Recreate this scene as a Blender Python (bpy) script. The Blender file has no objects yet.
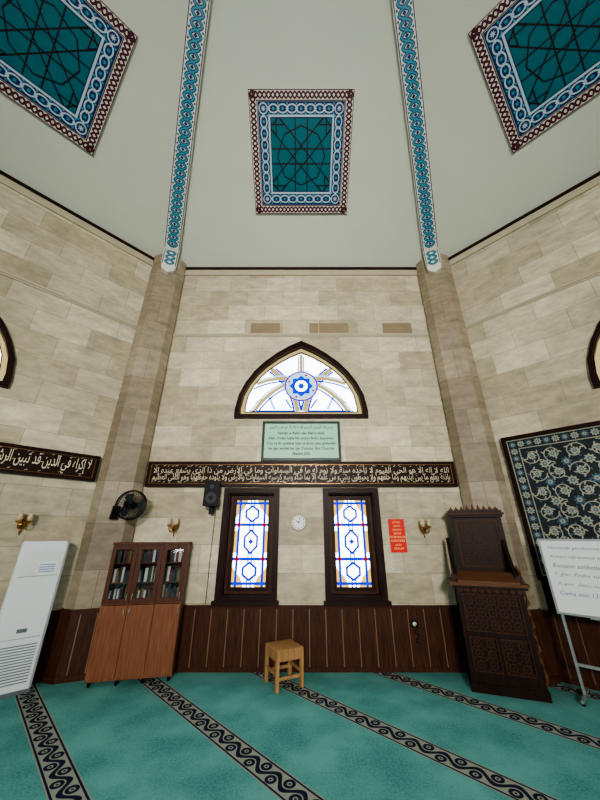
import bpy, bmesh, math, random
from mathutils import Matrix, Vector
from mathutils.geometry import tessellate_polygon
random.seed(7)
R=math.radians
scene=bpy.context.scene
COL=scene.collection
# ------------------------------------------------------------ materials
def s2l(c):
    return tuple(((v/255)/12.92 if v/255<=0.04045 else ((v/255+0.055)/1.055)**2.4) for v in c)+(1.0,)
def newmat(name):
    m=bpy.data.materials.new(name); m.use_nodes=True
    nt=m.node_tree; nt.nodes.clear()
    out=nt.nodes.new('ShaderNodeOutputMaterial')
    return m,nt,out
class NT:
    def __init__(s,nt): s.nt=nt
    def n(s,t,**k):
        nd=s.nt.nodes.new(t)
        for a,b in k.items(): setattr(nd,a,b)
        return nd
    def L(s,a,b): s.nt.links.new(a,b)
    def m(s,op,a,b=None,c=None):
        nd=s.nt.nodes.new('ShaderNodeMath'); nd.operation=op
        for i,v in enumerate((a,b,c)):
            if v is None: continue
            if isinstance(v,(int,float)): nd.inputs[i].default_value=v
            else: s.L(v,nd.inputs[i])
        return nd.outputs[0]
    def mix(s,f,a,b,blend='MIX'):
        nd=s.nt.nodes.new('ShaderNodeMix'); nd.data_type='RGBA'; nd.blend_type=blend
        for i,v in ((0,f),(6,a),(7,b)):
            if isinstance(v,(int,float)): nd.inputs[i].default_value=v
            elif isinstance(v,tuple): nd.inputs[i].default_value=v
            else: s.L(v,nd.inputs[i])
        return nd.outputs[2]
    def noise(s,scale=(1,1,1),sc=5,detail=4):
        tc=s.n('ShaderNodeTexCoord'); mp=s.n('ShaderNodeMapping'); mp.inputs['Scale'].default_value=scale
        s.L(tc.outputs['Object'],mp.inputs['Vector'])
        no=s.n('ShaderNodeTexNoise'); no.inputs['Scale'].default_value=sc; no.inputs['Detail'].default_value=detail
        s.L(mp.outputs[0],no.inputs['Vector']); return no.outputs['Fac']
    def principled(s,out,col,rough=.5,metal=0,spec=.5,bump=None,bs=.1):
        p=s.n('ShaderNodeBsdfPrincipled')
        if isinstance(col,tuple): p.inputs['Base Color'].default_value=col
        else: s.L(col,p.inputs['Base Color'])
        p.inputs['Roughness'].default_value=rough; p.inputs['Metallic'].default_value=metal
        p.inputs['Specular IOR Level'].default_value=spec
        if bump is not None:
            b=s.n('ShaderNodeBump'); b.inputs['Strength'].default_value=bs; b.inputs['Distance'].default_value=.01
            s.L(bump,b.inputs['Height']); s.L(b.outputs[0],p.inputs['Normal'])
        s.L(p.outputs[0],out.inputs[0]); return p
def plain(name,c,rough=.5,metal=0,var=.12,sc=6,spec=.3):
    m,nt,out=newmat(name); t=NT(nt); a=s2l(c); d=tuple(x*(1-var*2) for x in a[:3])+(1,)
    f=t.noise(sc=sc); t.principled(out,t.mix(f,d,a),rough,metal,spec); return m
def wood(name,c1,c2,rough=.4,axis='z',sc=6):
    m,nt,out=newmat(name); t=NT(nt)
    s={'z':(9,9,.7),'x':(.7,9,9)}[axis]
    f=t.noise(s,sc,5); f2=t.m('MULTIPLY_ADD',f,2.4,-.7); f2=t.m('MINIMUM',t.m('MAXIMUM',f2,0.),1.)
    t.principled(out,t.mix(f2,s2l(c1),s2l(c2)),rough+.08,0,.14,f,.12); return m
def emit(name,c,st,var=.1,sc=7):
    m,nt,out=newmat(name); t=NT(nt); a=s2l(c); d=tuple(x*(1-var) for x in a[:3])+(1,)
    e=t.n('ShaderNodeEmission'); t.L(t.mix(t.noise(sc=sc),d,a),e.inputs[0]); e.inputs[1].default_value=st
    t.L(e.outputs[0],out.inputs[0]); return m
def stone(name,c1,c2,cm,bw,rh,off=.5,dark=1.0):
    m,nt,out=newmat(name); t=NT(nt)
    tc=t.n('ShaderNodeTexCoord'); sp=t.n('ShaderNodeSeparateXYZ'); t.L(tc.outputs['Object'],sp.inputs[0])
    cb=t.n('ShaderNodeCombineXYZ'); t.L(sp.outputs[0],cb.inputs[0]); t.L(sp.outputs[2],cb.inputs[1])
    b=t.n('ShaderNodeTexBrick'); b.offset=off
    b.inputs['Scale'].default_value=1; b.inputs['Brick Width'].default_value=bw; b.inputs['Row Height'].default_value=rh
    b.inputs['Mortar Size'].default_value=.0035; b.inputs['Mortar Smooth'].default_value=.3
    b.inputs['Color1'].default_value=s2l(c1); b.inputs['Color2'].default_value=s2l(c2); b.inputs['Mortar'].default_value=s2l(cm)
    t.L(cb.outputs[0],b.inputs['Vector'])
    n1=t.noise((1,1,2.4),3.2,8); n2=t.noise((1,1,1),.8,3); n3=t.noise((1,1,1.6),12,6)
    k=t.m('MULTIPLY_ADD',n1,.95,.52); k=t.m('MULTIPLY',k,t.m('MULTIPLY_ADD',n2,.8,.6)); k=t.m('MULTIPLY',k,t.m('MULTIPLY_ADD',n3,.5,.75))
    g=t.n('ShaderNodeCombineColor')
    for i in range(3): t.L(k,g.inputs[i])
    c=t.mix(1.0,b.outputs['Color'],g.outputs[0],'MULTIPLY')
    t.principled(out,c,.5,0,.25,b.outputs['Fac'],-.1); return m

M={}
M['stone']=stone('travertine',(206,197,172),(172,160,134),(146,134,110),.78,.39)
M['stonecol']=stone('marble_column',(156,143,122),(130,117,97),(106,94,76),.9,.62)
M['stonebrown']=plain('brown_stone',(152,134,108),.5,sc=4,var=.2)
M['mould']=plain('stone_moulding',(194,184,158),.5,sc=5)
M['plaster']=plain('ceiling_plaster',(202,206,192),.85,var=.04,sc=1.5)
M['dkwood']=wood('dark_walnut',(24,11,8),(46,22,15),.35)
M['dkwoodx']=wood('dark_walnut_h',(26,13,9),(48,26,17),.35,'x')
M['wain']=wood('wainscot_wood',(46,26,18),(82,49,34),.38)
M['gap']=plain('wainscot_groove',(140,108,80),.6)
M['case']=wood('bookcase_wood',(108,66,46),(136,90,64),.38)
M['casedk']=wood('bookcase_frame_wood',(66,38,27),(92,56,41),.38)
M['light']=wood('stool_pine',(140,104,66),(184,144,98),.45,sc=4)
M['kursu']=wood('pulpit_walnut',(22,12,8),(42,23,16),.38)
M['kursu2']=wood('pulpit_carving',(54,31,21),(82,50,34),.45)
M['kursu3']=wood('pulpit_shelf',(80,52,36),(110,74,52),.4,'x')
M['black']=plain('black_plastic',(16,16,18),.5,spec=.2)
M['grey']=plain('dark_grey_metal',(50,52,56),.5,.0)
M['white']=plain('white_paint',(228,230,226),.35,var=.03)
M['acw']=plain('ac_plastic',(230,236,238),.4,var=.03)
M['acg']=plain('ac_grille',(110,118,124),.5)
M['brass']=plain('brass',(186,138,76),.3,.9)
M['frost']=plain('frosted_lamp_glass',(206,184,146),.3,var=.03)
M['red']=plain('red_poster_paper',(224,32,30),.5,var=.05)
M['yel']=plain('yellow_ink',(250,214,120),.5,var=.03)
M['ink']=plain('black_ink',(24,30,34),.5)
M['bluei']=plain('blue_ink',(40,60,120),.5)
M['gsign']=plain('green_sign_face',(158,210,180),.4,var=.04)
M['gframe']=plain('green_sign_frame',(10,48,36),.4)
M['gink']=plain('dark_green_ink',(10,48,40),.5)
M['wtext']=plain('white_lettering',(232,220,188),.5,var=.02)
M['cream']=plain('cream_tile',(228,224,212),.35,var=.05)
M['maroon']=plain('maroon_tile',(82,32,46),.35)
M['navy']=plain('navy_tile',(24,46,98),.3)
M['teal']=plain('teal_tile',(16,110,122),.3,var=.15,sc=9)
M['cyan']=plain('turquoise_tile',(66,150,172),.3)
M['ltblue']=plain('light_blue_tile',(190,210,220),.3)
M['dkline']=plain('dark_lattice',(30,16,30),.4)
M['tilebg']=plain('mihrab_tile_ground',(34,42,50),.3,var=.2,sc=8)
M['tilecr']=plain('mihrab_tile_scroll',(172,172,152),.35)
M['tilebl']=plain('mihrab_tile_blue',(72,104,122),.35)
M['gw']=emit('white_window_glass',(246,252,255),6.5)
M['gb']=emit('blue_window_glass',(4,50,235),1.5,.3)
M['gy']=emit('amber_window_glass',(255,200,84),1.9,.25)
M['gr']=emit('red_window_glass',(220,30,40),.9)
M['gc']=emit('pale_blue_window_glass',(140,200,240),2.4)
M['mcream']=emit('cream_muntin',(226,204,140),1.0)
M['paper']=plain('paper',(236,238,240),.6,var=.02)
M['labelb']=plain('label_blue',(70,130,190),.5)
M['alu']=plain('aluminium',(190,192,192),.35,.6)
m,nt,out=newmat('clear_glass'); t=NT(nt)
tr=t.n('ShaderNodeBsdfTransparent'); gl=t.n('ShaderNodeBsdfGlossy'); gl.inputs['Roughness'].default_value=.05
mx=t.n('ShaderNodeMixShader'); mx.inputs[0].default_value=.06; t.L(tr.outputs[0],mx.inputs[1]); t.L(gl.outputs[0],mx.inputs[2]); t.L(mx.outputs[0],out.inputs[0]); M['glass']=m
BOOK=[plain('book_%d'%i,c,.6) for i,c in enumerate([(90,24,24),(24,44,70),(180,172,146),(24,60,46),(110,84,40),(34,34,38),(190,190,184),(60,36,60),(40,26,20)])]
# carpet
m,nt,out=newmat('teal_prayer_carpet'); t=NT(nt)
tc=t.n('ShaderNodeTexCoord'); sp=t.n('ShaderNodeSeparateXYZ'); t.L(tc.outputs['Object'],sp.inputs[0])
X,Y=sp.outputs[0],sp.outputs[1]
c=t.m('MULTIPLY',t.m('ADD',X,Y),.70711); l=t.m('MULTIPLY',t.m('SUBTRACT',Y,X),.70711)
P=1.155
v=t.m('MULTIPLY',t.m('SUBTRACT',t.m('FRACT',t.m('ADD',t.m('DIVIDE',t.m('SUBTRACT',c,1.05),P),20.5)),.5),P)
av=t.m('ABSOLUTE',v)
band=t.m('LESS_THAN',av,.112)
edge=t.m('MULTIPLY',t.m('GREATER_THAN',av,.086),t.m('LESS_THAN',av,.102))
PR=.27
ph=t.m('MULTIPLY',l,2*math.pi/PR)
vine=t.m('LESS_THAN',t.m('ABSOLUTE',t.m('SUBTRACT',v,t.m('MULTIPLY',t.m('SINE',ph),.045))),.021)
fl=t.m('MULTIPLY',t.m('SUBTRACT',t.m('FRACT',t.m('ADD',t.m('DIVIDE',l,PR),20.0)),.25),PR)
fl2=t.m('MULTIPLY',t.m('SUBTRACT',t.m('FRACT',t.m('ADD',t.m('DIVIDE',l,PR),20.5)),.25),PR)
def ring(a,off):
    d=t.m('SQRT',t.m('ADD',t.m('MULTIPLY',a,a),t.m('POWER',t.m('ABSOLUTE',t.m('ADD',v,off)),2.0)))
    r=t.m('LESS_THAN',t.m('ABSOLUTE',t.m('SUBTRACT',d,.034)),.013)
    return t.m('MAXIMUM',r,t.m('LESS_THAN',d,.010))
pat=t.m('MAXIMUM',t.m('MAXIMUM',vine,edge),t.m('MAXIMUM',ring(fl,.035),ring(fl2,-.035)))
n=t.noise(sc=55,detail=4); n2=t.noise(sc=2.2,detail=6)
nn=t.m('MINIMUM',t.m('MAXIMUM',t.m('MULTIPLY_ADD',n,2.2,-.6),0.),1.)
base=t.mix(nn,s2l((66,132,130)),s2l((106,174,168)))
nm=t.m('MINIMUM',t.m('MAXIMUM',t.m('MULTIPLY_ADD',n2,2.6,-.95),0.),.7)
base=t.mix(nm,base,s2l((122,190,182)))
bandc=t.mix(pat,s2l((158,162,150)),s2l((30,34,58)))
colr=t.mix(band,base,bandc)
t.principled(out,colr,.95,0,.1,n,.6); M['carpet']=m

# ------------------------------------------------------------ mesh builder
class B:
    def __init__(s): s.bm=bmesh.new(); s.mats=[]
    def mi(s,k):
        mt=M[k] if isinstance(k,str) else k
        if mt not in s.mats: s.mats.append(mt)
        return s.mats.index(mt)
    def face(s,vs,i,smooth=False):
        try:
            f=s.bm.faces.new(vs); f.material_index=i; f.smooth=smooth; return f
        except ValueError: return None
    def pts(s,ps,T=None):
        return [s.bm.verts.new((T@Vector(p)) if T else Vector(p)) for p in ps]
    def box(s,x0,x1,y0,y1,z0,z1,k,T=None):
        i=s.mi(k)
        v=s.pts([(x,y,z) for z in (z0,z1) for x,y in ((x0,y0),(x1,y0),(x1,y1),(x0,y1))],T)
        for q in ((3,2,1,0),(4,5,6,7),(0,1,5,4),(1,2,6,5),(2,3,7,6),(3,0,4,7)): s.face([v[a] for a in q],i)
    def prism(s,poly,a,b,k,plane='xz',T=None):
        i=s.mi(k)
        def p3(p,h): return (p[0],h,p[1]) if plane=='xz' else ((p[0],p[1],h) if plane=='xy' else (h,p[0],p[1]))
        A=s.pts([p3(p,a) for p in poly],T); C=s.pts([p3(p,b) for p in poly],T); n=len(poly)
        s.face(A,i); s.face(C[::-1],i)
        for j in range(n): s.face([A[j],C[j],C[(j+1)%n],A[(j+1)%n]],i)
    def ring(s,o,inn,y0,y1,k,T=None):
        i=s.mi(k); n=len(o)
        a=s.pts([(p[0],y0,p[1]) for p in o],T); b=s.pts([(p[0],y0,p[1]) for p in inn],T)
        c=s.pts([(p[0],y1,p[1]) for p in o],T); d=s.pts([(p[0],y1,p[1]) for p in inn],T)
        for j in range(n):
            q=(j+1)%n
            s.face([a[j],a[q],b[q],b[j]],i); s.face([c[j],d[j],d[q],c[q]],i)
            s.face([a[j],c[j],c[q],a[q]],i); s.face([b[j],b[q],d[q],d[j]],i)
    def cyl(s,p0,p1,r0,k,r1=None,seg=16,T=None,caps=True):
        i=s.mi(k); r1=r0 if r1 is None else r1
        p0=Vector(p0);p1=Vector(p1); d=(p1-p0).normalized()
        u=d.orthogonal().normalized(); w=d.cross(u)
        A=[];C=[]
        for j in range(seg):
            an=2*math.pi*j/seg; e=u*math.cos(an)+w*math.sin(an)
            A.append(p0+e*r0);C.append(p1+e*r1)
        A=s.pts(A,T);C=s.pts(C,T)
        for j in range(seg): s.face([A[j],A[(j+1)%seg],C[(j+1)%seg],C[j]],i,True)
        if caps: s.face(A[::-1],i); s.face(C,i)
    def tube(s,ps,r,k,seg=8,T=None,closed=False):
        i=s.mi(k); ps=[Vector(p) for p in ps]; rings=[]; n=len(ps)
        up=None
        for j,p in enumerate(ps):
            a=ps[j-1] if (j>0 or closed) else p; b=ps[(j+1)%n] if (j<n-1 or closed) else p
            d=(b-a).normalized()
            u=d.orthogonal() if up is None else (up-d*up.dot(d))
            u.normalize(); up=u; w=d.cross(u)
            rr=r[j] if isinstance(r,(list,tuple)) else r
            rings.append(s.pts([p+(u*math.cos(2*math.pi*q/seg)+w*math.sin(2*math.pi*q/seg))*rr for q in range(seg)],T))
        for j in range(n if closed else n-1):
            A=rings[j];C=rings[(j+1)%n]
            for q in range(seg): s.face([A[q],A[(q+1)%seg],C[(q+1)%seg],C[q]],i,True)
        if not closed: s.face(rings[0][::-1],i); s.face(rings[-1],i)
    def lathe(s,prof,c,k,seg=20,T=None):
        i=s.mi(k); rs=[]
        for r,z in prof:
            rs.append(s.pts([(c[0]+r*math.cos(2*math.pi*q/seg),c[1]+r*math.sin(2*math.pi*q/seg),z) for q in range(seg)],T))
        for A,C in zip(rs,rs[1:]):
            for q in range(seg): s.face([A[q],A[(q+1)%seg],C[(q+1)%seg],C[q]],i,True)
        s.face(rs[0][::-1],i); s.face(rs[-1],i)
    def strip(s,ps,w,y,k,closed=False,T=None,plane='xz'):
        """flat ribbon lying in a plane at depth y"""
        i=s.mi(k); ps=[Vector((p[0],p[1])) for p in ps]; n=len(ps); Lf=[];Rt=[]
        for j,p in enumerate(ps):
            a=ps[j-1] if (j>0 or closed) else p; b=ps[(j+1)%n] if (j<n-1 or closed) else p
            d1=(p-a) if (p-a).length>1e-9 else (b-p); d2=(b-p) if (b-p).length>1e-9 else d1
            d1=d1.normalized(); d2=d2.normalized(); n1=Vector((-d1.y,d1.x)); n2=Vector((-d2.y,d2.x))
            nn=(n1+n2); nn=n1 if nn.length<1e-6 else nn.normalized()
            sc=min(1/max(nn.dot(n1),.35),2.2)
            Lf.append(p+nn*w/2*sc); Rt.append(p-nn*w/2*sc)
        A=s.pts([(p.x,y,p.y) for p in Lf],T); C=s.pts([(p.x,y,p.y) for p in Rt],T)
        for j in range(n if closed else n-1): s.face([A[j],A[(j+1)%n],C[(j+1)%n],C[j]],i)
    def disc(s,cx,cz,r,y,k,seg=14,T=None,r2=None,rot=0):
        r2=r2 or r
        ps=[(cx+(r if j%2==0 else r2)*math.cos(2*math.pi*j/seg+rot),y,cz+(r if j%2==0 else r2)*math.sin(2*math.pi*j/seg+rot)) for j in range(seg)]
        i=s.mi(k); s.face(s.pts(ps,T),i)
    def rect(s,x0,x1,z0,z1,y,k,T=None):
        s.face(s.pts([(x0,y,z0),(x1,y,z0),(x1,y,z1),(x0,y,z1)],T),s.mi(k))
    def obj(s,name,Mx=None,parent=None,bevel=0,recalc=True):
        if recalc: bmesh.ops.recalc_face_normals(s.bm,faces=s.bm.faces[:])
        me=bpy.data.meshes.new(name); s.bm.to_mesh(me); s.bm.free()
        for mt in s.mats: me.materials.append(mt)
        o=bpy.data.objects.new(name,me); COL.objects.link(o)
        if parent: o.parent=parent
        if Mx is not None: o.matrix_basis=Mx
        if bevel:
            b=o.modifiers.new('bevel','BEVEL'); b.width=bevel; b.segments=2; b.limit_method='ANGLE'
        return o
def Tr(x,y,z): return Matrix.Translation((x,y,z))
def Rz(a): return Matrix.Rotation(R(a),4,'Z')
def Rx(a): return Matrix.Rotation(R(a),4,'X')
def Ry(a): return Matrix.Rotation(R(a),4,'Y')

# ------------------------------------------------------------ arabic shaping
AF={'ا':(0xFE8D,2),'آ':(0xFE81,2),'أ':(0xFE83,2),'إ':(0xFE87,2),'ب':(0xFE8F,4),'ة':(0xFE93,2),'ت':(0xFE95,4),'ث':(0xFE99,4),
'ج':(0xFE9D,4),'ح':(0xFEA1,4),'خ':(0xFEA5,4),'د':(0xFEA9,2),'ذ':(0xFEAB,2),'ر':(0xFEAD,2),'ز':(0xFEAF,2),'س':(0xFEB1,4),
'ش':(0xFEB5,4),'ص':(0xFEB9,4),'ض':(0xFEBD,4),'ط':(0xFEC1,4),'ظ':(0xFEC5,4),'ع':(0xFEC9,4),'غ':(0xFECD,4),'ف':(0xFED1,4),
'ق':(0xFED5,4),'ك':(0xFED9,4),'ل':(0xFEDD,4),'م':(0xFEE1,4),'ن':(0xFEE5,4),'ه':(0xFEE9,4),'و':(0xFEED,2),'ى':(0xFEEF,2),
'ي':(0xFEF1,4),'ئ':(0xFE89,4),'ؤ':(0xFE85,2),'ء':(0xFE80,1)}
LIG={'ا':0xFEFB,'أ':0xFEF7,'إ':0xFEF9}
def shape(txt):
    out=[]; i=0; prev=False
    while i<len(txt):
        ch=txt[i]
        if ch not in AF: out.append(ch); prev=False; i+=1; continue
        if ch=='ل' and i+1<len(txt) and txt[i+1] in LIG:
            out.append(chr(LIG[txt[i+1]]+(1 if prev else 0))); prev=False; i+=2; continue
        b,n=AF[ch]; nx=i+1<len(txt) and txt[i+1] in AF and txt[i+1]!='ء' and n==4
        if n==1: f=0
        elif prev and nx: f=3
        elif nx: f=2
        elif prev: f=1
        else: f=0
        out.append(chr(b+f)); prev=nx; i+=1
    return ''.join(out)[::-1]
def text(body,w,h,k,parent,loc,name,rot=0,bold=0,shear=0,extr=.002):
    cu=bpy.data.curves.new(name,'FONT'); cu.body=body; cu.size=1; cu.offset=bold; cu.shear=shear; cu.resolution_u=3
    to=bpy.data.objects.new(name+'_tmp',cu); COL.objects.link(to)
    bpy.context.view_layer.update()
    me=bpy.data.meshes.new_from_object(to.evaluated_get(bpy.context.evaluated_depsgraph_get()))
    bpy.data.objects.remove(to)
    if not me.vertices: return None
    xs=[v.co.x for v in me.vertices]; ys=[v.co.y for v in me.vertices]
    W=max(xs)-min(xs);H=max(ys)-min(ys); cx=(max(xs)+min(xs))/2; cy=(max(ys)+min(ys))/2
    sx=w/W if w else h/H; sy=h/H if h else sx
    for v in me.vertices: v.co=Vector(((v.co.x-cx)*sx,(v.co.y-cy)*sy,0))
    me.materials.clear(); me.materials.append(M[k])
    o=bpy.data.objects.new(name,me); COL.objects.link(o); o.parent=parent
    o.matrix_basis=Tr(*loc)@Rx(90)@Rz(rot)
    return o

# ------------------------------------------------------------ room
AP=7.24; CY=5.32-AP; HS=3.0; ZC=7.3; AL=35.5
def W(a): return Tr(0,CY,0)@Rz(a)@Tr(0,AP,0)
def arch(t):
    o=[(1.22,3.64),(1.22,3.80),(1.17,4.10),(1.06,4.36),(.90,4.61),(.72,4.81),(.50,5.00),(.26,5.165),(0,5.30)]
    kx=(1.22-t)/1.22; z0=3.64+t; z1=5.30-1.12*t
    h=[(x*kx,z0+(z-3.64)/1.66*(z1-z0)) for x,z in o]
    return h+[(-x,z) for x,z in h[-2::-1]]
def rectp(cx,hw,z0,z1): return [(cx-hw,z0),(cx+hw,z0),(cx+hw,z1),(cx-hw,z1)]
ANG=[0,45,-45,90,-90,135,-135,180]
NM={0:'back',45:'left',-45:'right',90:'far_left',-90:'far_right',135:'rear_left',-135:'rear_right',180:'rear'}
def make_wall(a):
    b=B(); i=b.mi('stone')
    outer=[(-HS-.0,0),(HS+.0,0),(HS,ZC),(-HS,ZC)]
    loops=[outer,arch(.05)]
    if a!=-45: loops+=[rectp(-.81,.41,.84,2.37),rectp(.81,.41,.84,2.37)]
    flat=[p for l in loops for p in l]
    tris=tessellate_polygon([[Vector((p[0],p[1],0)) for p in l] for l in loops])
    for y in (0,.35):
        vs=b.pts([(p[0],y,p[1]) for p in flat])
        for tr in tris: b.face([vs[q] for q in tr],i)
    for l in loops:
        A=b.pts([(p[0],0,p[1]) for p in l]); C=b.pts([(p[0],.35,p[1]) for p in l]); n=len(l)
        for j in range(n): b.face([A[j],A[(j+1)%n],C[(j+1)%n],C[j]],i)
    bmesh.ops.remove_doubles(b.bm,verts=b.bm.verts[:],dist=1e-5)
    xs=-1.05
    if a==0:
        for w_,on in ((.62,1),(.6,0),(.2,1),(.62,1),(.7,0),(.62,1)):
            if on: b.box(xs,xs+w_-.01,-.003,.01,5.52,5.77,'stonebrown')
            xs+=w_
    return b.obj('wall_'+NM[a],W(a))
for a in ANG: make_wall(a)

# floor & ceiling
def octp(r,extra=0):
    rr=(r)/math.cos(R(22.5)); return [(rr*math.sin(R(22.5+45*k)),CY+rr*math.cos(R(22.5+45*k))) for k in range(8)]
b=B(); b.prism(octp(AP+.36),-.12,0,'carpet','xy'); b.obj('floor')
b=B(); i=b.mi('plaster'); ta=math.tan(R(AL)); hs=AP*ta
for off in (0,.2):
    ap=b.bm.verts.new((0,CY,ZC+hs+off))
    base=b.pts([(p[0],p[1],ZC+off) for p in octp(AP+(.36 if off else 0))])
    for k in range(8): b.face([base[k],base[(k+1)%8],ap],i)
b.obj('ceiling')
# mouldings
tn=1
for a in ANG:
    b=B()
    b.box(-HS+.2,HS-.2,-.04,0,5.45,5.49,'mould'); b.box(-HS+.2,HS-.2,-.02,0,5.42,5.45,'mould')
    b.box(-HS+.1,HS-.1,-.035,0,7.08,7.225,'mould')
    b.box(-HS+.05,HS-.05,-.06,0,7.23,7.285,'dkwoodx')
    b.obj('trim_%d'%tn,W(a)@Tr(0,-.001,0)); tn+=1
# wainscot
for a in ANG:
    b=B(); x=-HS+.3
    b.box(-HS+.28,HS-.28,-.012,0,0,.76,'gap')
    n=23; w=(2*HS-.6)/n
    for j in range(n):
        b.box(x+.007,x+w-.007,-.022,-.012,.05,.73,'wain'); x+=w
    b.box(-HS+.28,HS-.28,-.035,0,.725,.765,'wain'); b.box(-HS+.28,HS-.28,-.03,0,0,.05,'wain')
    b.obj('baseboard_'+NM[a],W(a)@Tr(0,-.001,0))
# corner columns and ribs
foot=[(-.333,-.10),(-.333,-.2),(-.2,-.31),(.2,-.31),(.333,-.2),(.333,-.10),(0,.02)]
RC=AP/math.cos(R(22.5)); AR=math.degrees(math.atan(hs/RC))
for k in range(8):
    ang=-22.5+45*k
    MC=Tr(0,CY,0)@Rz(ang)@Tr(0,RC,0)
    b=B(); b.prism(foot,.0,7.36,'stonecol','xy')
    fo=[(x*1.07,y-.02 if y<0 else y) for x,y in foot]
    b.prism(fo,0,.76,'wain','xy')
    fo2=[(x*1.1,y-.035 if y<0 else y) for x,y in foot]
    b.prism(fo2,.72,.775,'wain','xy'); b.prism(fo2,0,.07,'wain','xy')
    for x in (-.1,.1): b.box(x-.006,x+.006,-.334,-.32,.07,.72,'gap')
    b.obj('corner_column',MC)
    MR=MC@Tr(0,0,ZC)@Rx(90-AR)
    b=B(); Lr=8.6
    b.box(-.16,.16,-.16,.02,.42,Lr,'cream')
    for sx in (-1,1): b.strip([(sx*.143,.45),(sx*.143,Lr)],.016,-.163,'navy')
    per=.26; npt=int((Lr-.5)/per*12)
    for ph,wd_,kk in ((0,.052,'navy'),(math.pi,.052,'navy'),(0,.026,'cyan'),(math.pi,.026,'cyan')):
        pts=[(.085*math.sin(2*math.pi*(j/12)+ph),.5+j*per/12) for j in range(npt)]
        b.strip(pts,wd_,-.163-.001*(kk=='cyan')-.0005*(ph>0),kk)
    z=.5+per/4
    while z<Lr-.2:
        b.disc(0,z,.036,-.167,'navy',8,r2=.022)
        for sx in (-1,1): b.disc(sx*.11,z+per/4,.018,-.167,'teal',8)
        z+=per/2
    T2=MR.inverted()@MC
    b.prism([(-.15,7.62),(-.15,7.02),(-.12,6.88),(0,6.80),(.12,6.88),(.15,7.02),(.15,7.62)],-.42,-.31,'cream','xz',T=T2)
    for sx in (-1,1): b.strip([(sx*.13,7.5),(sx*.13,7.0)],.016,-.423,'navy',T=T2)
    for ph,wd_,kk in ((0,.05,'navy'),(math.pi,.05,'navy'),(0,.024,'cyan'),(math.pi,.024,'cyan')):
        b.strip([(.08*math.sin(2*math.pi*(j/12)+ph),7.02+j*per/12) for j in range(22)],wd_,-.4235-.001*(kk=='cyan'),kk,T=T2)
    b.obj('ceiling_rib',MR)

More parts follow.
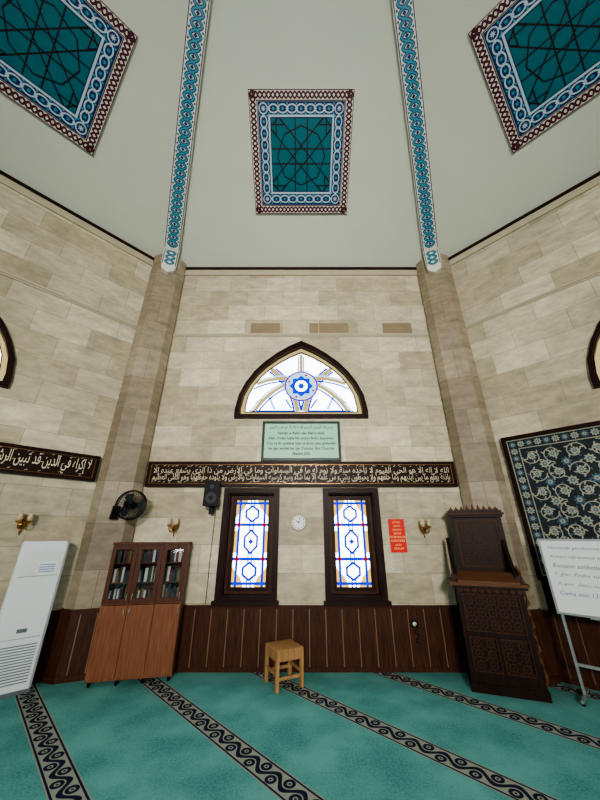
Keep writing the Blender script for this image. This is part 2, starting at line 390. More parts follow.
# ------------------------------------------------------------ ceiling ornaments
def braid_side(b,L0,L1,c,amp,per,w,y,k,horizontal,phase=0):
    n=int(round((L1-L0)/per))*12
    for ph in (0,math.pi):
        pts=[]
        for j in range(n+1):
            u=L0+(L1-L0)*j/n; vv=c+amp*math.sin(2*math.pi*j/12+ph)
            pts.append((u,vv) if horizontal else (vv,u))
        b.strip(pts,w,y-.0006*(ph>0),k)
def ornament(a):
    b=B(); H=.96
    b.box(-H,H,-.03,0,-H,H,'cream')
    y=-.033
    for q in (-1,1):
        for hor in (True,False):
            braid_side(b,-H+.02,H-.02,q*(H-.08),.042,.16,.03,y,'maroon',hor)
    for r in (H-.004,H-.145): b.ring(rectp(0,r,-r,r),rectp(0,r-.013,-r+.013,r-.013),-.036,-.03,'maroon')
    r1=H-.165; r2=r1-.20
    b.ring(rectp(0,r1,-r1,r1),rectp(0,r2,-r2,r2),-.036,-.03,'navy')
    y=-.040
    for q in (-1,1):
        for hor in (True,False):
            c=q*(r1+r2)/2
            for j in range(7):
                u=-r2+2*r2*(j+.5)/7
                e=[(u+.085*math.cos(t_),c+.058*math.sin(t_)) for t_ in [2*math.pi*q_/20 for q_ in range(20)]]
                if not hor: e=[(p[1],p[0]) for p in e]
                b.strip(e,.022,y,'ltblue',True)
                p=(u,c) if hor else (c,u); b.disc(p[0],p[1],.03,y-.001,'cyan',12,r2=.018)
            for j in range(8):
                u=-r2+2*r2*j/7; p=(u,c) if hor else (c,u)
                b.disc(p[0],p[1],.03,y-.001,'ltblue',8,r2=.018)
                for sg in (-1,1):
                    p=(u,c+sg*.068) if hor else (c+sg*.068,u); b.disc(p[0],p[1],.017,y-.001,'cyan',8)
    cc=(r1+r2)/2
    for sx in (-1,1):
        for sz in (-1,1):
            b.disc(sx*cc,sz*cc,.085,y-.002,'ltblue',16); b.disc(sx*cc,sz*cc,.065,y-.003,'navy',16); b.disc(sx*cc,sz*cc,.05,y-.004,'ltblue',16,r2=.02)
    b.ring(rectp(0,r2+.014,-r2-.014,r2+.014),rectp(0,r2-.018,-r2+.018,r2-.018),-.044,-.03,'ltblue')
    r3=r2-.018
    b.rect(-r3,r3,-r3,r3,-.034,'teal')
    y=-.038
    def clipseg(p,q):
        x0,y0=p;dx=q[0]-p[0];dy=q[1]-p[1];t0,t1=0,1
        for pp,qq in ((-dx,x0+r3),(dx,r3-x0),(-dy,y0+r3),(dy,r3-y0)):
            if abs(pp)<1e-9:
                if qq<0: return None
            else:
                tt=qq/pp
                if pp<0: t0=max(t0,tt)
                else: t1=min(t1,tt)
        if t0>=t1: return None
        return (x0+t0*dx,y0+t0*dy),(x0+t1*dx,y0+t1*dy)
    LW=.020
    def starl(cx,cz,n,stp,rr,rot):
        P0=[(cx+rr*math.cos(rot+2*math.pi*j/n),cz+rr*math.sin(rot+2*math.pi*j/n)) for j in range(n)]
        for j in range(n):
            cs=clipseg(P0[j],P0[(j+stp)%n])
            if cs: b.strip(cs,LW,y,'dkline')
    starl(0,0,8,3,.30,math.pi/8); starl(0,0,8,1,.46,0)
    for j in range(8):
        an=math.pi/8+math.pi/4*j
        p=(.30*math.cos(an),.30*math.sin(an))
        for sg in (-1,1):
            q=(p[0]+.6*math.cos(an+sg*math.pi/8),p[1]+.6*math.sin(an+sg*math.pi/8))
            cs=clipseg(p,q)
            if cs: b.strip(cs,LW,y,'dkline')
    for cx in (-r3,r3):
        for cz in (-r3,r3): starl(cx,cz,8,3,.28,math.pi/8)
    b.ring(rectp(0,r3,-r3,r3),rectp(0,r3-.014,-r3+.014,r3-.014),-.039,-.03,'navy')
    ox={45:.13,-45:-.08}.get(a,0)
    b.obj('ceiling_tile_ornament',W(a)@Tr(0,0,ZC)@Rx(90-AL)@Tr(ox,-.004,2.035),recalc=False)
for a in ANG: ornament(a)

# ------------------------------------------------------------ windows
wn=1
def rect_window(a,cx):
    global wn
    b=B(); z0,z1=.79,2.41; hw=.455
    def fr(hw0,za,zb,w,y0,y1,k): b.ring(rectp(0,hw0,za,zb),rectp(0,hw0-w,za+w,zb-w),y0,y1,k)
    fr(hw,z0,z1,.075,-.045,.0,'dkwood'); fr(hw-.03,z0+.03,z1-.03,.05,-.06,-.04,'dkwood')
    fr(hw-.065,z0+.065,z1-.065,.03,-.0,.24,'dkwood')
    fr(hw-.09,z0+.09,z1-.09,.07,.13,.19,'wain')
    hw-=.03
    fr(hw-.11,z0+.13,z1-.13,.05,.12,.18,'dkwood')
    b.box(-hw-.06,hw+.06,-.09,0,z0-.03,z0+.03,'dkwoodx')
    gx=hw-.155; ga=z0+.175; gb=z1-.175; y=.155
    b.rect(-gx-.02,gx+.02,ga-.02,gb+.02,.17,'gw')
    H=gb-ga; zm=(ga+gb)/2
    for sx in (-1,1):
        for zz,sz in ((ga,1),(gb,-1)):
            i=b.mi('gy'); b.face(b.pts([(sx*gx,y,zz),(sx*(gx-.19),y,zz),(sx*(gx-.14),y,zz+sz*.13),(sx*(gx-.06),y,zz+sz*.20),(sx*gx,y,zz+sz*.28)]),i)
        b.rect(*sorted((sx*gx,sx*(gx-.06))),zm-.16,zm+.16,y,'gy')
        b.strip([(sx*(gx-.065),ga),(sx*(gx-.065),gb)],.040,y-.001,'gb')
    for zz in (ga+.05,gb-.05): b.strip([(-gx,zz),(gx,zz)],.042,y-.001,'gb')
    for dz in (-.25,.25): b.strip([(-gx,zm+dz),(gx,zm+dz)],.044,y-.0015,'gb')
    for sx in (-1,1): b.strip([(sx*.03,ga),(sx*.03,gb)],.02,y-.0012,'gb')
    for zc,hh in ((zm,.17),(zm-.42,.12),(zm+.42,.12)):
        hx=[(0,zc+hh),(.10,zc+hh*.4),(.10,zc-hh*.4),(0,zc-hh),(-.10,zc-hh*.4),(-.10,zc+hh*.4)]
        i=b.mi('gw'); b.face(b.pts([(p[0],y-.002,p[1]) for p in hx]),i)
        b.strip(hx,.036,y-.003,'gb',True)
        if zc==zm:
            b.disc(0,zc,.05,y-.004,'gb',8,r2=.03)
    for sx in (-1,1):
        for dz in (-.25,.25): b.disc(sx*(gx-.065),zm+dz,.038,y-.004,'gr',4)
    b.box(-gx-.03,gx+.03,.19,.24,ga-.03,gb+.03,'dkwood')
    o=b.obj('window_%d'%wn,W(a)@Tr(cx,-.001,0),recalc=False); wn+=1
def arch_window(a):
    global wn
    b=B()
    b.ring(arch(0),arch(.065),-.05,0,'dkwood'); b.ring(arch(.04),arch(.09),-.02,.22,'dkwood')
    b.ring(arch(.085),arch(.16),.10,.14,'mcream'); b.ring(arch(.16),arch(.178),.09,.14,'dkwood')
    i=b.mi('gw'); b.face(b.pts([(p[0],.13,p[1]) for p in arch(.14)]),i)
    b.prism(arch(.08),.2,.24,'dkwood')
    y=.12
    zb=3.80
    def inside(p):
        ps=arch(.17); c=False; j=len(ps)-1
        for q in range(len(ps)):
            if (ps[q][1]>p[1])!=(ps[j][1]>p[1]) and p[0]<(ps[j][0]-ps[q][0])*(p[1]-ps[q][1])/(ps[j][1]-ps[q][1])+ps[q][0]: c=not c
            j=q
        return c
    def path(ps,w,yy,k):
        cur=[]
        for p in ps:
            if inside(p): cur.append(p)
            else:
                if len(cur)>1: b.strip(cur,w,yy,k)
                cur=[]
        if len(cur)>1: b.strip(cur,w,yy,k)
    def arc(cx,cz,r,a0,a1,w,yy,k,n=60):
        path([(cx+r*math.cos(R(a0+(a1-a0)*j/n)),cz+r*math.sin(R(a0+(a1-a0)*j/n))) for j in range(n+1)],w,yy,k)
    cz=4.36
    for sx in (-1,1):
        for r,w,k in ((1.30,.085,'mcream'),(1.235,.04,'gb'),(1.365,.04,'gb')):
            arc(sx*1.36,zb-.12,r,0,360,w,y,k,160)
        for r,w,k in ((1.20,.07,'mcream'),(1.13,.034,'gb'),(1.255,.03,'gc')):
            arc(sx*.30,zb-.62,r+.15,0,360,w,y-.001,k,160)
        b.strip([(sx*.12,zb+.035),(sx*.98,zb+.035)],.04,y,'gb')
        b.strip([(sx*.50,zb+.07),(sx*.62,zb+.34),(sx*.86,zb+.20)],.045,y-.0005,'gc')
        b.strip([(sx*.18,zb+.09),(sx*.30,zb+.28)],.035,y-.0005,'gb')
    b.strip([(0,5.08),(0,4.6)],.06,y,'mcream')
    for sx in (-1,1): b.strip([(sx*.05,5.02),(sx*.05,4.62)],.026,y,'gb')
    b.disc(0,cz,.33,y-.003,'gy',24); b.disc(0,cz,.285,y-.004,'gc',24)
    arc(0,cz,.31,0,360,.03,y-.005,'gb')
    for rot in (0,math.pi/4):
        b.strip([(.20*math.cos(rot+math.pi/2*j+math.pi/4),cz+.20*math.sin(rot+math.pi/2*j+math.pi/4)) for j in range(4)],.045,y-.006,'gb',True)
    b.disc(0,cz,.12,y-.0055,'gw',16); b.disc(0,cz,.085,y-.006,'gb',12,r2=.05)
    for j in range(8):
        b.disc(.25*math.cos(math.pi/4*j+.39),cz+.25*math.sin(math.pi/4*j+.39),.026,y-.006,'gr' if j%2 else 'gy',6)
    b.obj('window_%d'%wn,W(a)@Tr(0,-.001,0),recalc=False); wn+=1
for a in ANG:
    arch_window(a)
    if a!=-45: rect_window(a,-.81); rect_window(a,.81)

# ------------------------------------------------------------ calligraphy bands
V255='الله لا إله إلا هو الحي القيوم لا تأخذه سنة ولا نوم له ما في السماوات وما في الأرض من ذا الذي يشفع عنده إلا بإذنه يعلم ما بين أيديهم وما خلفهم ولا يحيطون بشيء من علمه إلا بما شاء وسع كرسيه السماوات والأرض ولا يئوده حفظهما وهو العلي العظيم'
V256='لا إكراه في الدين قد تبين الرشد من الغي فمن يكفر بالطاغوت ويؤمن بالله فقد استمسك بالعروة الوثقى لا انفصام لها والله سميع عليم'
def band(a,lines,z0,z1,name='calligraphy_panel',L=2.58):
    b=B(); b.box(-L,L,-.06,0,z0,z1,'dkwoodx')
    b.ring(rectp(0,L,z0,z1),rectp(0,L-.05,z0+.045,z1-.045),-.085,-.05,'dkwood')
    b.ring(rectp(0,L-.05,z0+.045,z1-.045),rectp(0,L-.056,z0+.051,z1-.051),-.064,-.05,'brass')
    o=b.obj(name,W(a)@Tr(0,-.001,0)); n=len(lines); hh=(z1-z0-.13)
    for j,l in enumerate(lines):
        hz=hh if n==1 else hh*.64
        zc=(z0+z1)/2 if n==1 else (z0+z1)/2+(hh*.20)*(1-2*j)
        text(shape(l),2*L-.2,hz,'wtext',o,(0,-.064-.002*j,zc),'lettering_%d'%(j+1),bold=-.008 if n>1 else .003)
    bb=B()
    for q in range(170 if n>1 else 110):
        x=random.uniform(-L+.12,L-.12); z=random.choice([z1-.075,z0+.075,(z0+z1)/2])+random.uniform(-.012,.012)
        bb.strip([(x,z),(x+.03,z+.012)],.005,-.0665,'wtext')
    bb.obj('vowel_marks',None,o)
ws=V255.split(); h=len(ws)//2
band(0,[' '.join(ws[:h]),' '.join(ws[h:])],2.43,2.84)
band(45,[V256],2.47,2.86)
# green sign
b=B(); b.box(-.69,.69,-.05,0,2.86,3.57,'gframe'); b.ring(rectp(0,.69,2.86,3.57),rectp(0,.645,2.905,3.525),-.065,-.04,'gframe')
b.rect(-.645,.645,2.905,3.525,-.052,'gsign')
sg=b.obj('quran_verse_sign',W(0)@Tr(0,-.001,0),recalc=False)
text(shape('بسم الله الرحمن الرحيم الله لا إله إلا هو الحي القيوم'),1.12,.09,'gink',sg,(0,-.055,3.45),'line_1',bold=.01)
for j,(s_,w_) in enumerate((("Rahmân ve Rahîm olan Allah'ın adıyla",.82),("Allah, O'ndan başka ilah yoktur; diridir, kayyumdur",1.16),("O'nu ne bir uyuklama tutar ne de bir uyku; göklerdeki",1.2),("her şey, yerdeki her şey O'nundur. Kim O'nun izni",1.14),("(Bakara 255)",.3))):
    text(s_,w_,.068,'gink',sg,(0,-.055,3.345-.092*j),'line_%d'%(j+2),bold=.022)
# clock
b=B(); T=Tr(-.04,0,1.88)@Rx(90)
b.lathe([(.02,0),(.13,0),(.135,.01),(.13,.035),(.115,.04),(.112,.03),(.0,.03)],(0,0),'mould',8,T)
b.disc(-.04,1.88,.105,-.032,'paper',24)
for j in range(12):
    an=2*math.pi*j/12; b.strip([(-.04+.078*math.cos(an),1.88+.078*math.sin(an)),(-.04+.098*math.cos(an),1.88+.098*math.sin(an))],.012,-.034,'ink')
b.strip([(-.04,1.88),(-.085,1.905)],.012,-.035,'ink'); b.strip([(-.04,1.88),(-.02,1.955)],.009,-.036,'ink')
b.disc(-.04,1.88,.012,-.037,'ink',10)
b.obj('wall_clock',W(0)@Tr(0,-.001,0))
# red poster
b=B(); b.box(1.385,1.635,-.02,0,1.45,1.93,'red')
rp=b.obj('red_notice_board',W(0)@Tr(0,-.001,0))
for j,s_ in enumerate(('LÜTFEN','CAMİYE','ABDESTLİ','GİRİNİZ','TELEFONLARI','KAPATINIZ','SESSİZ','OLALIM')):
    text(s_,None,.03,'yel',rp,(1.51,-.022,1.885-.054*j),'line_%d'%(j+1))
# speaker
b=B()
b.prism([(-.12,-.2),(.12,-.2),(.09,0),(-.09,0)],2.11,2.49,'black','xy',T=Tr(0,-.07,0))
b.cyl((0,-.272,2.23),(0,-.28,2.23),.085,'grey',seg=24); b.cyl((0,-.272,2.23),(0,-.285,2.23),.035,'black',seg=16)
b.cyl((0,-.272,2.40),(0,-.28,2.40),.035,'grey',seg=16)
b.box(-.03,.03,-.08,0,2.2,2.3,'grey'); b.box(-.05,.02,-.14,-.08,2.00,2.11,'black')
b.tube([(.02,-.06,2.12),(.03,-.02,2.0),(.02,-.012,1.4),(.02,-.012,.78)],.005,'black',6)
b.obj('wall_speaker',W(0)@Tr(-1.41,-.001,0),bevel=.004)
# sconces
def sconce(a,x,z=1.84):
    b=B()
    T=Tr(0,0,z)@Rx(90)
    b.lathe([(.0,0),(.05,0),(.052,.008),(.035,.02),(.018,.03),(.0,.032)],(0,0),'brass',16,T)
    for sx in (-1,1):
        ps=[(sx*.0,-.025,z),(sx*.02,-.07,z-.05),(sx*.04,-.11,z-.05),(sx*.055,-.13,z-.01),(sx*.055,-.13,z+.02)]
        b.tube(ps,.008,'brass',8)
        b.lathe([(.012,z+.015),(.034,z+.03),(.036,z+.04),(.018,z+.045)],(sx*.055,-.13),'brass',14)
        b.lathe([(.016,z+.045),(.028,z+.06),(.032,z+.09),(.024,z+.115),(.036,z+.135)],(sx*.055,-.13),'frost',16)
    b.tube([(0,-.02,z-.02),(0,-.03,z-.09),(.0,-.02,z-.13)],[.014,.011,.004],'brass',8)
    b.tube([(0,-.02,z+.02),(0,-.03,z+.09),(.0,-.02,z+.13)],[.014,.011,.004],'brass',8)
    b.obj('brass_wall_sconce',W(a)@Tr(x,-.001,0))
sconce(0,-2.0,1.80); sconce(0,1.93,1.78); sconce(45,1.88,1.83); sconce(45,-1.95)
# wall outlet with cable
b=B(); b.box(-.045,.045,-.04,-.022,.50,.59,'dkwood'); b.cyl((0,-.04,.545),(0,-.05,.545),.025,'white')
b.tube([(0,-.05,.54)]+[(.03*math.sin(j*.9)+.02,-.06,.53-.014*j) for j in range(16)],.006,'black',6)
b.obj('wall_socket',W(0)@Tr(1.60,-.001,0))

# ------------------------------------------------------------ fan on column
b=B(); Rf=.205
for r in (Rf,Rf*.97):
    b.tube([(r*math.cos(j*math.pi/16),-.05 if r==Rf else .05,r*math.sin(j*math.pi/16)) for j in range(32)],.007,'black',6,closed=True)
b.tube([(Rf*math.cos(j*math.pi/16),0,Rf*math.sin(j*math.pi/16)) for j in range(32)],.009,'black',6,closed=True)
for j in range(32):
    an=2*math.pi*j/32; c_,s_=math.cos(an),math.sin(an)
    b.tube([(.05*c_,-.085,.05*s_),(.15*c_,-.08,.15*s_),(Rf*c_,-.05,Rf*s_),(Rf*c_,.03,Rf*s_),(.12*c_,.08,.12*s_),(.04*c_,.08,.04*s_)],.003,'grey',4)
b.cyl((0,-.09,0),(0,-.08,0),.05,'black',seg=20); b.cyl((0,.06,0),(0,.17,0),.07,'black',r1=.05,seg=20); b.cyl((0,-.06,0),(0,.06,0),.03,'grey')
for j in range(3):
    a0=2*math.pi*j/3; P=[(.03,-.2),(.17,-.42),(.185,.1),(.15,.42),(.03,.3)]
    vs=[(r*math.cos(a0+t_),-.02+.03*t_*1.6,r*math.sin(a0+t_)) for r,t_ in P]; b.face(b.pts(vs),b.mi('grey'))
b.tube([(0,.16,-.0),(-.02,.2,-.08),(-.04,.22,-.14),(-.1,.25,-.16)],.016,'black',8)
b.box(-.15,-.05,.22,.26,-.25,-.06,'black')
b.obj('wall_fan',Tr(-2.54,4.87,2.11)@Rz(50)@Rx(12),recalc=True)

# ------------------------------------------------------------ bookcase
b=B(); w,d,h=1.0,.28,1.6
for x in (.02,.33,.63,.94):
    for y in (.02,d-.06): b.cyl((x+.02,y+.02,0),(x+.02,y+.02,.07),.014,'black',r1=.022,seg=10)
b.box(0,w,0,d,.06,.085,'case'); b.box(-.012,w+.012,-.015,d,h-.03,h,'casedk'); b.box(0,.02,0,d,.08,h-.03,'case'); b.box(w-.02,w,0,d,.08,h-.03,'case')
b.box(.02,w-.02,d-.012,d,.08,h-.03,'casedk'); b.box(.02,w-.02,.0,d-.012,.85,.87,'case')
for k in (1,2): b.box(w*k/3-.009,w*k/3+.009,.0,d-.012,.085,h-.03,'case')
for z in (1.09,1.33): b.box(.02,w-.02,.02,d-.012,z,z+.014,'casedk')
for k in range(3):
    x0=w*k/3+.004; x1=w*(k+1)/3-.004
    b.box(x0,x1,-.02,0,.09,.845,'case')
    b.ring(rectp((x0+x1)/2,(x1-x0)/2,.862,h-.035),rectp((x0+x1)/2,(x1-x0)/2-.055,.92,h-.09),-.02,0,'casedk')
    b.box(x0+.05,x1-.05,-.012,-.008,.915,h-.085,'glass')
    hx=x1-.03 if k!=1 else x0+.03
    b.tube([(hx,-.02,.74),(hx,-.045,.75),(hx,-.045,.81),(hx,-.02,.82)],.005,'alu',6)
    b.tube([(hx,-.02,.90),(hx,-.045,.91),(hx,-.045,.97),(hx,-.02,.98)],.005,'alu',6)
    for z in (.87,1.104,1.344):
        x=x0+.02
        while x<x1-.05:
            bw=random.uniform(.018,.04); bh=random.uniform(.13,.2)
            if random.random()<.9: b.box(x,x+bw-.002,.05+random.uniform(0,.02),.2,z,z+bh,random.choice(BOOK))
            x+=bw
b.obj('bookcase',Tr(-2.62,4.79,0)@Rz(11.5),bevel=0)

# ------------------------------------------------------------ air conditioner
b=B(); w,d,h=.50,.20,1.62
b.box(0,w,0,d,.0,.05,'acg')
b.prism([(0,0),(.03,-.03),(w-.03,-.03),(w,0),(w,d),(0,d)],.05,h-.02,'acw','xy')
b.prism([(.01,.01),(.035,-.02),(w-.035,-.02),(w-.01,.01),(w-.01,d-.01),(.01,d-.01)],h-.02,h,'acw','xy')
b.box(.05,w-.05,-.034,-.028,1.22,1.50,'white')
b.box(.05,w-.05,-.036,-.03,1.215,1.22,'acg')
for j in range(14): b.box(.06,w-.06,-.036,-.029,.12+j*.028,.13+j*.028,'acg')
b.box(.05,w-.05,-.033,-.029,.56,.565,'acg')
b.box(.22,.42,-.038,-.03,1.24,1.38,'paper')
for j in range(4): b.box(.235,.405,-.0395,-.037,1.26+.026*j,1.27+.026*j,'labelb')
b.box(.2,.3,-.034,-.03,.62,.66,'acg')
ang=43
b.obj('floor_standing_air_conditioner',Tr(-3.20-.5*math.cos(R(ang)),4.72-.5*math.sin(R(ang)),0)@Rz(ang),bevel=.006)

# ------------------------------------------------------------ stool
b=B(); s=.165; h=.40
b.box(-s-.02,s+.02,-s-.02,s+.02,h-.03,h,'light')
for sx in (-1,1):
    for sy in (-1,1):
        b.box(sx*s-.022,sx*s+.022,sy*s-.022,sy*s+.022,0,h-.03,'light')
for sg in (-1,1):
    b.box(-s,s,sg*s-.011,sg*s+.011,h-.12,h-.03,'light'); b.box(sg*s-.011,sg*s+.011,-s,s,h-.12,h-.03,'light')
    b.box(-s,s,sg*s-.011,sg*s+.011,.10,.135,'light'); b.box(sg*s-.011,sg*s+.011,-s,s,.14,.175,'light')
b.obj('wooden_stool',Tr(-.22,4.93,0)@Rz(28),bevel=.004)

# ------------------------------------------------------------ preacher's pulpit chair
b=B(); w,d=.76,.42
def lattice(x0,x1,z0,z1,y,k='kursu2',cell=.12,wd=.012,T=None):
    nx=max(1,round((x1-x0)/cell)); nz=max(1,round((z1-z0)/cell)); cx=(x1-x0)/nx; cz=(z1-z0)/nz
    for i in range(nx):
        for j in range(nz):
            ox=x0+cx*(i+.5); oz=z0+cz*(j+.5); r=min(cx,cz)*.5
            for rot in (0,math.pi/4):
                b.strip([(ox+r*.86*math.cos(rot+math.pi/2*q),oz+r*.86*math.sin(rot+math.pi/2*q)) for q in range(4)],wd*.7,y,k,True,T=T)
            b.disc(ox,oz,r*.22,y,k,8,T=T)
            for sx in (-1,1):
                for sz in (-1,1):
                    b.strip([(ox+sx*r*.62,oz+sz*r*.62),(ox+sx*cx/2,oz+sz*cz/2)],wd*.7,y,k,T=T)
b.box(-.02,w+.02,-.02,d+.01,0,.09,'kursu'); b.box(0,w,.0,d,.09,.13,'kursu')
for x in (0,w-.06):
    for y in (0,d-.06): b.box(x,x+.06,y,y+.06,.13,1.07,'kursu')
b.box(.06,w-.06,.02,.035,.13,1.07,'kursu'); b.box(0.02,.035,.06,d-.06,.13,1.07,'kursu'); b.box(w-.035,w-.02,.06,d-.06,.13,1.07,'kursu'); b.box(.06,w-.06,d-.035,d-.02,.13,1.07,'kursu')
b.box(.06,w-.06,.0,.02,.13,.20,'kursu');b.box(.06,w-.06,.0,.02,.54,.60,'kursu');b.box(.06,w-.06,.0,.02,1.0,1.07,'kursu'); b.box(w/2-.02,w/2+.02,0,.02,.2,.54,'kursu')
lattice(.07,w/2-.03,.21,.53,.017); lattice(w/2+.03,w-.07,.21,.53,.017); lattice(.07,w-.07,.61,.99,.017,cell=.13)
for (xa,xb,za,zb_) in ((.07,w/2-.03,.21,.53),(w/2+.03,w-.07,.21,.53),(.07,w-.07,.61,.99)):
    b.ring([(xa-.012,za-.012),(xb+.012,za-.012),(xb+.012,zb_+.012),(xa-.012,zb_+.012)],[(xa,za),(xb,za),(xb,zb_),(xa,zb_)],-.006,.01,'kursu2')
for j in range(9):
    x=w*(j+.5)/9; b.prism([(x-.04,1.07),(x+.04,1.07),(x+.035,1.04),(x,1.015),(x-.035,1.04)],-.03,-.005,'kursu2')
b.box(-.05,w+.05,-.07,d-.04,1.07,1.10,'kursu'); b.box(-.07,w+.07,-.09,d-.04,1.10,1.135,'kursu3')
b.prism([(-.09,1.135),(-.09,1.16),(-.05,1.165),(.16,1.25),(.16,1.135)],.03,w-.03,'kursu3','yz')
for x in (0,w-.045):
    prof=[(-.02,1.135),(.0,1.22),(.06,1.30),(.12,1.29),(.17,1.34),(.22,1.44),(.28,1.50),(d-.08,1.62),(d-.05,1.66),(d-.05,1.135)]
    b.prism(prof,x,x+.045,'kursu','yz')
xl,xr=.10,w+.02
for x in (xl,xr-.06): b.box(x,x+.06,d-.07,d-.01,1.07,1.98,'kursu')
b.box(xl+.04,xr-.04,d-.045,d-.025,1.135,1.98,'kursu')
xm=(xl+xr)/2; hb=(xr-xl)/2
b.ring(rectp(xm,hb-.06,1.28,1.90),rectp(xm,hb-.085,1.305,1.875),d-.06,d-.04,'kursu2')
lattice(xl+.1,xr-.1,1.32,1.86,d-.048,cell=.14)
b.box(xl-.02,xr+.02,d-.10,d,1.94,1.97,'kursu'); b.box(xl-.04,xr+.04,d-.13,d+.01,1.97,2.0,'kursu2'); b.box(xl-.02,xr+.02,d-.1,d,2.0,2.03,'kursu')
n=9
for j in range(n):
    x=xl+(xr-xl)*(j+.5)/n; k_=1+.9*math.exp(-((j-4)/2.0)**2)
    b.prism([(x-.036,2.03),(x+.036,2.03),(x+.034,2.05),(x+.018,2.06),(x,2.03+.055*k_),(x-.018,2.06),(x-.034,2.05)],d-.06,d-.035,'kursu2')
zz=[(1.32,0),(1.2,.03),(1.08,0),(.96,.035),(.84,.0),(.72,.035),(.6,0),(.48,.035),(.36,0),(.24,.035),(.02,.0)]
for j,(z_,o_) in enumerate(zz[:-1]):
    b.tube([(w+.03+o_,.22,z_),(w+.055+o_*.5,.22,(z_+zz[j+1][0])/2),(w+.03+zz[j+1][1],.22,zz[j+1][0])],[.012,.024,.012],'kursu3',8)
lattice(.07,d-.07,.21,.53,-.001,T=Tr(w-.0185,0,0)@Rz(90)); lattice(.07,d-.07,.61,.99,-.001,T=Tr(w-.0185,0,0)@Rz(90))
b.obj('mosque_preacher_chair',Tr(2.04,4.74,0)@Rz(-20))

# ------------------------------------------------------------ mihrab tile wall panel (right wall)
b=B(); x0,x1,z0,z1=-2.5,2.5,1.15,3.13
b.box(x0,x1,-.05,0,z0,z1,'tilebg')
rc=lambda t_: [(x0+t_,z0+t_),(x1-t_,z0+t_),(x1-t_,z1-t_),(x0+t_,z1-t_)]
b.ring(rc(-.03),rc(.035),-.07,0,'dkwood'); b.ring(rc(.035),rc(.047),-.055,-.05,'tilecr'); b.ring(rc(.175),rc(.187),-.055,-.05,'tilecr')
def leaf(px,pz,an,L,k,w_=.4,y=-.0537):
    c_,s_=math.cos(an),math.sin(an); P_=[(0,0),(L*.35,L*w_*.5),(L*.75,L*w_*.32),(L,0),(L*.75,-L*w_*.32),(L*.35,-L*w_*.5)]
    b.face(b.pts([(px+u*c_-v_*s_,y,pz+u*s_+v_*c_) for u,v_ in P_]),b.mi(k))
def spiral(cx,cz,r,sg,rot,k):
    pts=[]
    for j in range(26):
        f=j/25; an=rot+sg*f*2.6*math.pi; rr=r*(1-.82*f); pts.append((cx+rr*math.cos(an),cz+rr*math.sin(an)))
    b.strip(pts,.013,-.053,k)
    for j in range(1,22,2):
        p=pts[j]; q=pts[j+1]; an=math.atan2(q[1]-p[1],q[0]-p[0])
        leaf(p[0],p[1],an+(.9 if j%4==1 else -.9),.055,'tilebl' if j%3==0 else k)
def flower(cx,cz,r,k1,k2):
    for q in range(8): leaf(cx,cz,q*math.pi/4,r,k1,.55,-.0545)
    b.disc(cx,cz,r*.42,-.055,k2,10); b.disc(cx,cz,r*.2,-.0555,k1,8)
nx_,nz_=18,6; cw=(x1-x0-.38)/nx_; ch=(z1-z0-.38)/nz_
for i in range(nx_):
    for j in range(nz_):
        cx=x0+.19+cw*(i+.5); cz=z0+.19+ch*(j+.5); sg=1 if (i+j)%2 else -1
        spiral(cx,cz,.125,sg,math.pi/2*(i+2*j),'tilecr')
        flower(cx,cz,.06,'tilecr','tilebl')
        if i<nx_-1 and j<nz_-1: flower(cx+cw/2,cz+ch/2,.07,'tilebl' if (i+j)%2 else 'tilecr','tilecr' if (i+j)%2 else 'tilebl')
def brd(px,pz,k):
    flower(px,pz,.055,'tilecr' if k%2 else 'tilebl','tilebl' if k%2 else 'tilecr')
nb=44
for k in range(nb):
    t_=x0+.11+(x1-x0-.22)*k/(nb-1)
    for zz_ in (z0+.111,z1-.111): brd(t_,zz_,k)
for k in range(1,16):
    t_=z0+.111+(z1-z0-.222)*k/16
    for xx in (x0+.111,x1-.111): brd(xx,t_,k)
b.box(x0,x1,-.06,0,.76,z0-.03,'dkwood')
b.obj('mihrab_tile_panel',W(-45)@Tr(0,-.001,0),recalc=False)

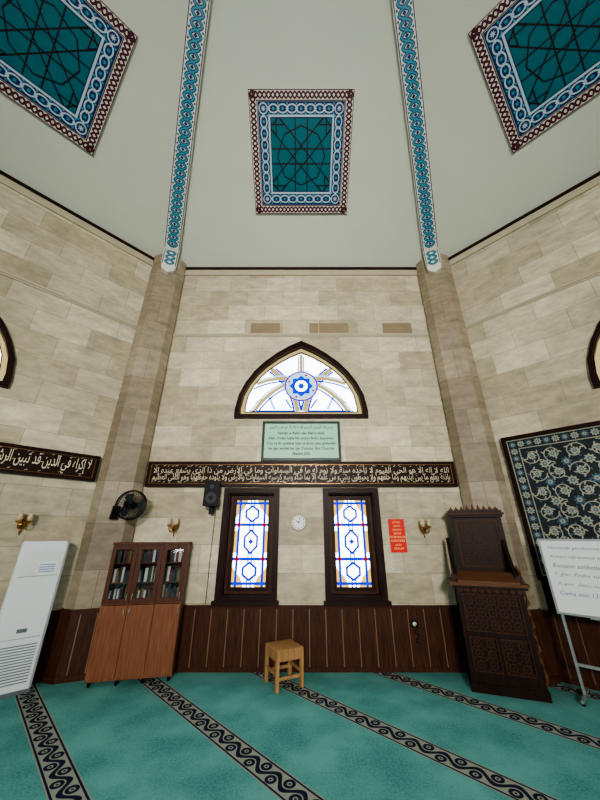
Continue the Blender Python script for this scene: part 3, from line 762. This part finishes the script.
# ------------------------------------------------------------ whiteboard on a stand
b=B(); w=1.25
b.box(0,w,0,.02,.82,1.64,'paper'); b.ring(rectp(w/2,w/2+.012,.808,1.652),rectp(w/2,w/2-.012,.832,1.628),-.008,.026,'alu')
for x in (.03,w-.03):
    b.box(x-.014,x+.014,.02,.045,.03,1.6,'alu'); b.box(x-.014,x+.014,-.2,.26,.02,.045,'alu')
    for y in (-.18,.24): b.cyl((x,y,0),(x,y,.03),.018,'black')
b.box(.03,w-.03,.022,.042,.30,.33,'alu'); b.box(.3,w-.3,-.04,0,.80,.815,'alu')
wb=b.obj('whiteboard_on_stand',Tr(3.17,4.55,0)@Rz(-45))
for j,(s_,k,wd) in enumerate((('Namazda geciktirmeyiniz','bluei',.62),('Kuranı öğrenmek kolaydır','ink',.66),('Ramazan sohbetleri','ink',.5),('1. gün  Fatiha suresi','ink',.52),('2. gün  İhlas suresi','ink',.5),('Cuma saat 13:00','bluei',.44))):
    text(s_,wd,.045,k,wb,(.08+wd/2,-.003,1.54-.1*j),'writing_%d'%(j+1),rot=-1,shear=.35,bold=-.010)

# ------------------------------------------------------------ lights
def area(name,Mx,sx,sy,e,col,spread=180):
    L=bpy.data.lights.new(name,'AREA'); L.shape='RECTANGLE'; L.size=sx; L.size_y=sy; L.energy=e; L.color=col; L.spread=R(spread)
    o=bpy.data.objects.new(name,L); COL.objects.link(o); o.matrix_basis=Mx; return o
K=.5
for a,e,sp_ in ((180,560,72),(135,46,150),(-135,46,150),(90,14,180),(-90,14,180)):
    area('daylight_upper_window',W(a)@Tr(0,-.12,4.4)@Rx(-90),2.1,1.3,e*K,(1,.965,.90),sp_)
    for cx in (-.81,.81):
        area('daylight_lower_window',W(a)@Tr(cx,-.12,1.6)@Rx(-90),.6,1.3,(e if a!=180 else 100)*K*.5,(.98,1,.97),180 if a!=180 else 140)
wd=bpy.data.worlds.new('World'); scene.world=wd; wd.use_nodes=True
wd.node_tree.nodes['Background'].inputs[0].default_value=(.6,.7,.8,1); wd.node_tree.nodes['Background'].inputs[1].default_value=.5
# ------------------------------------------------------------ camera
cam=bpy.data.cameras.new('camera'); co=bpy.data.objects.new('camera',cam); COL.objects.link(co)
cam.sensor_fit='VERTICAL'; cam.sensor_height=24; cam.lens=310/800*24; cam.clip_start=.05; cam.shift_x=-.0015
co.location=(0,0,1.7); co.rotation_euler=(R(113.5),0,0); scene.camera=co
try:
    scene.view_settings.look='AgX - Medium High Contrast'
except Exception as ex: print(ex)
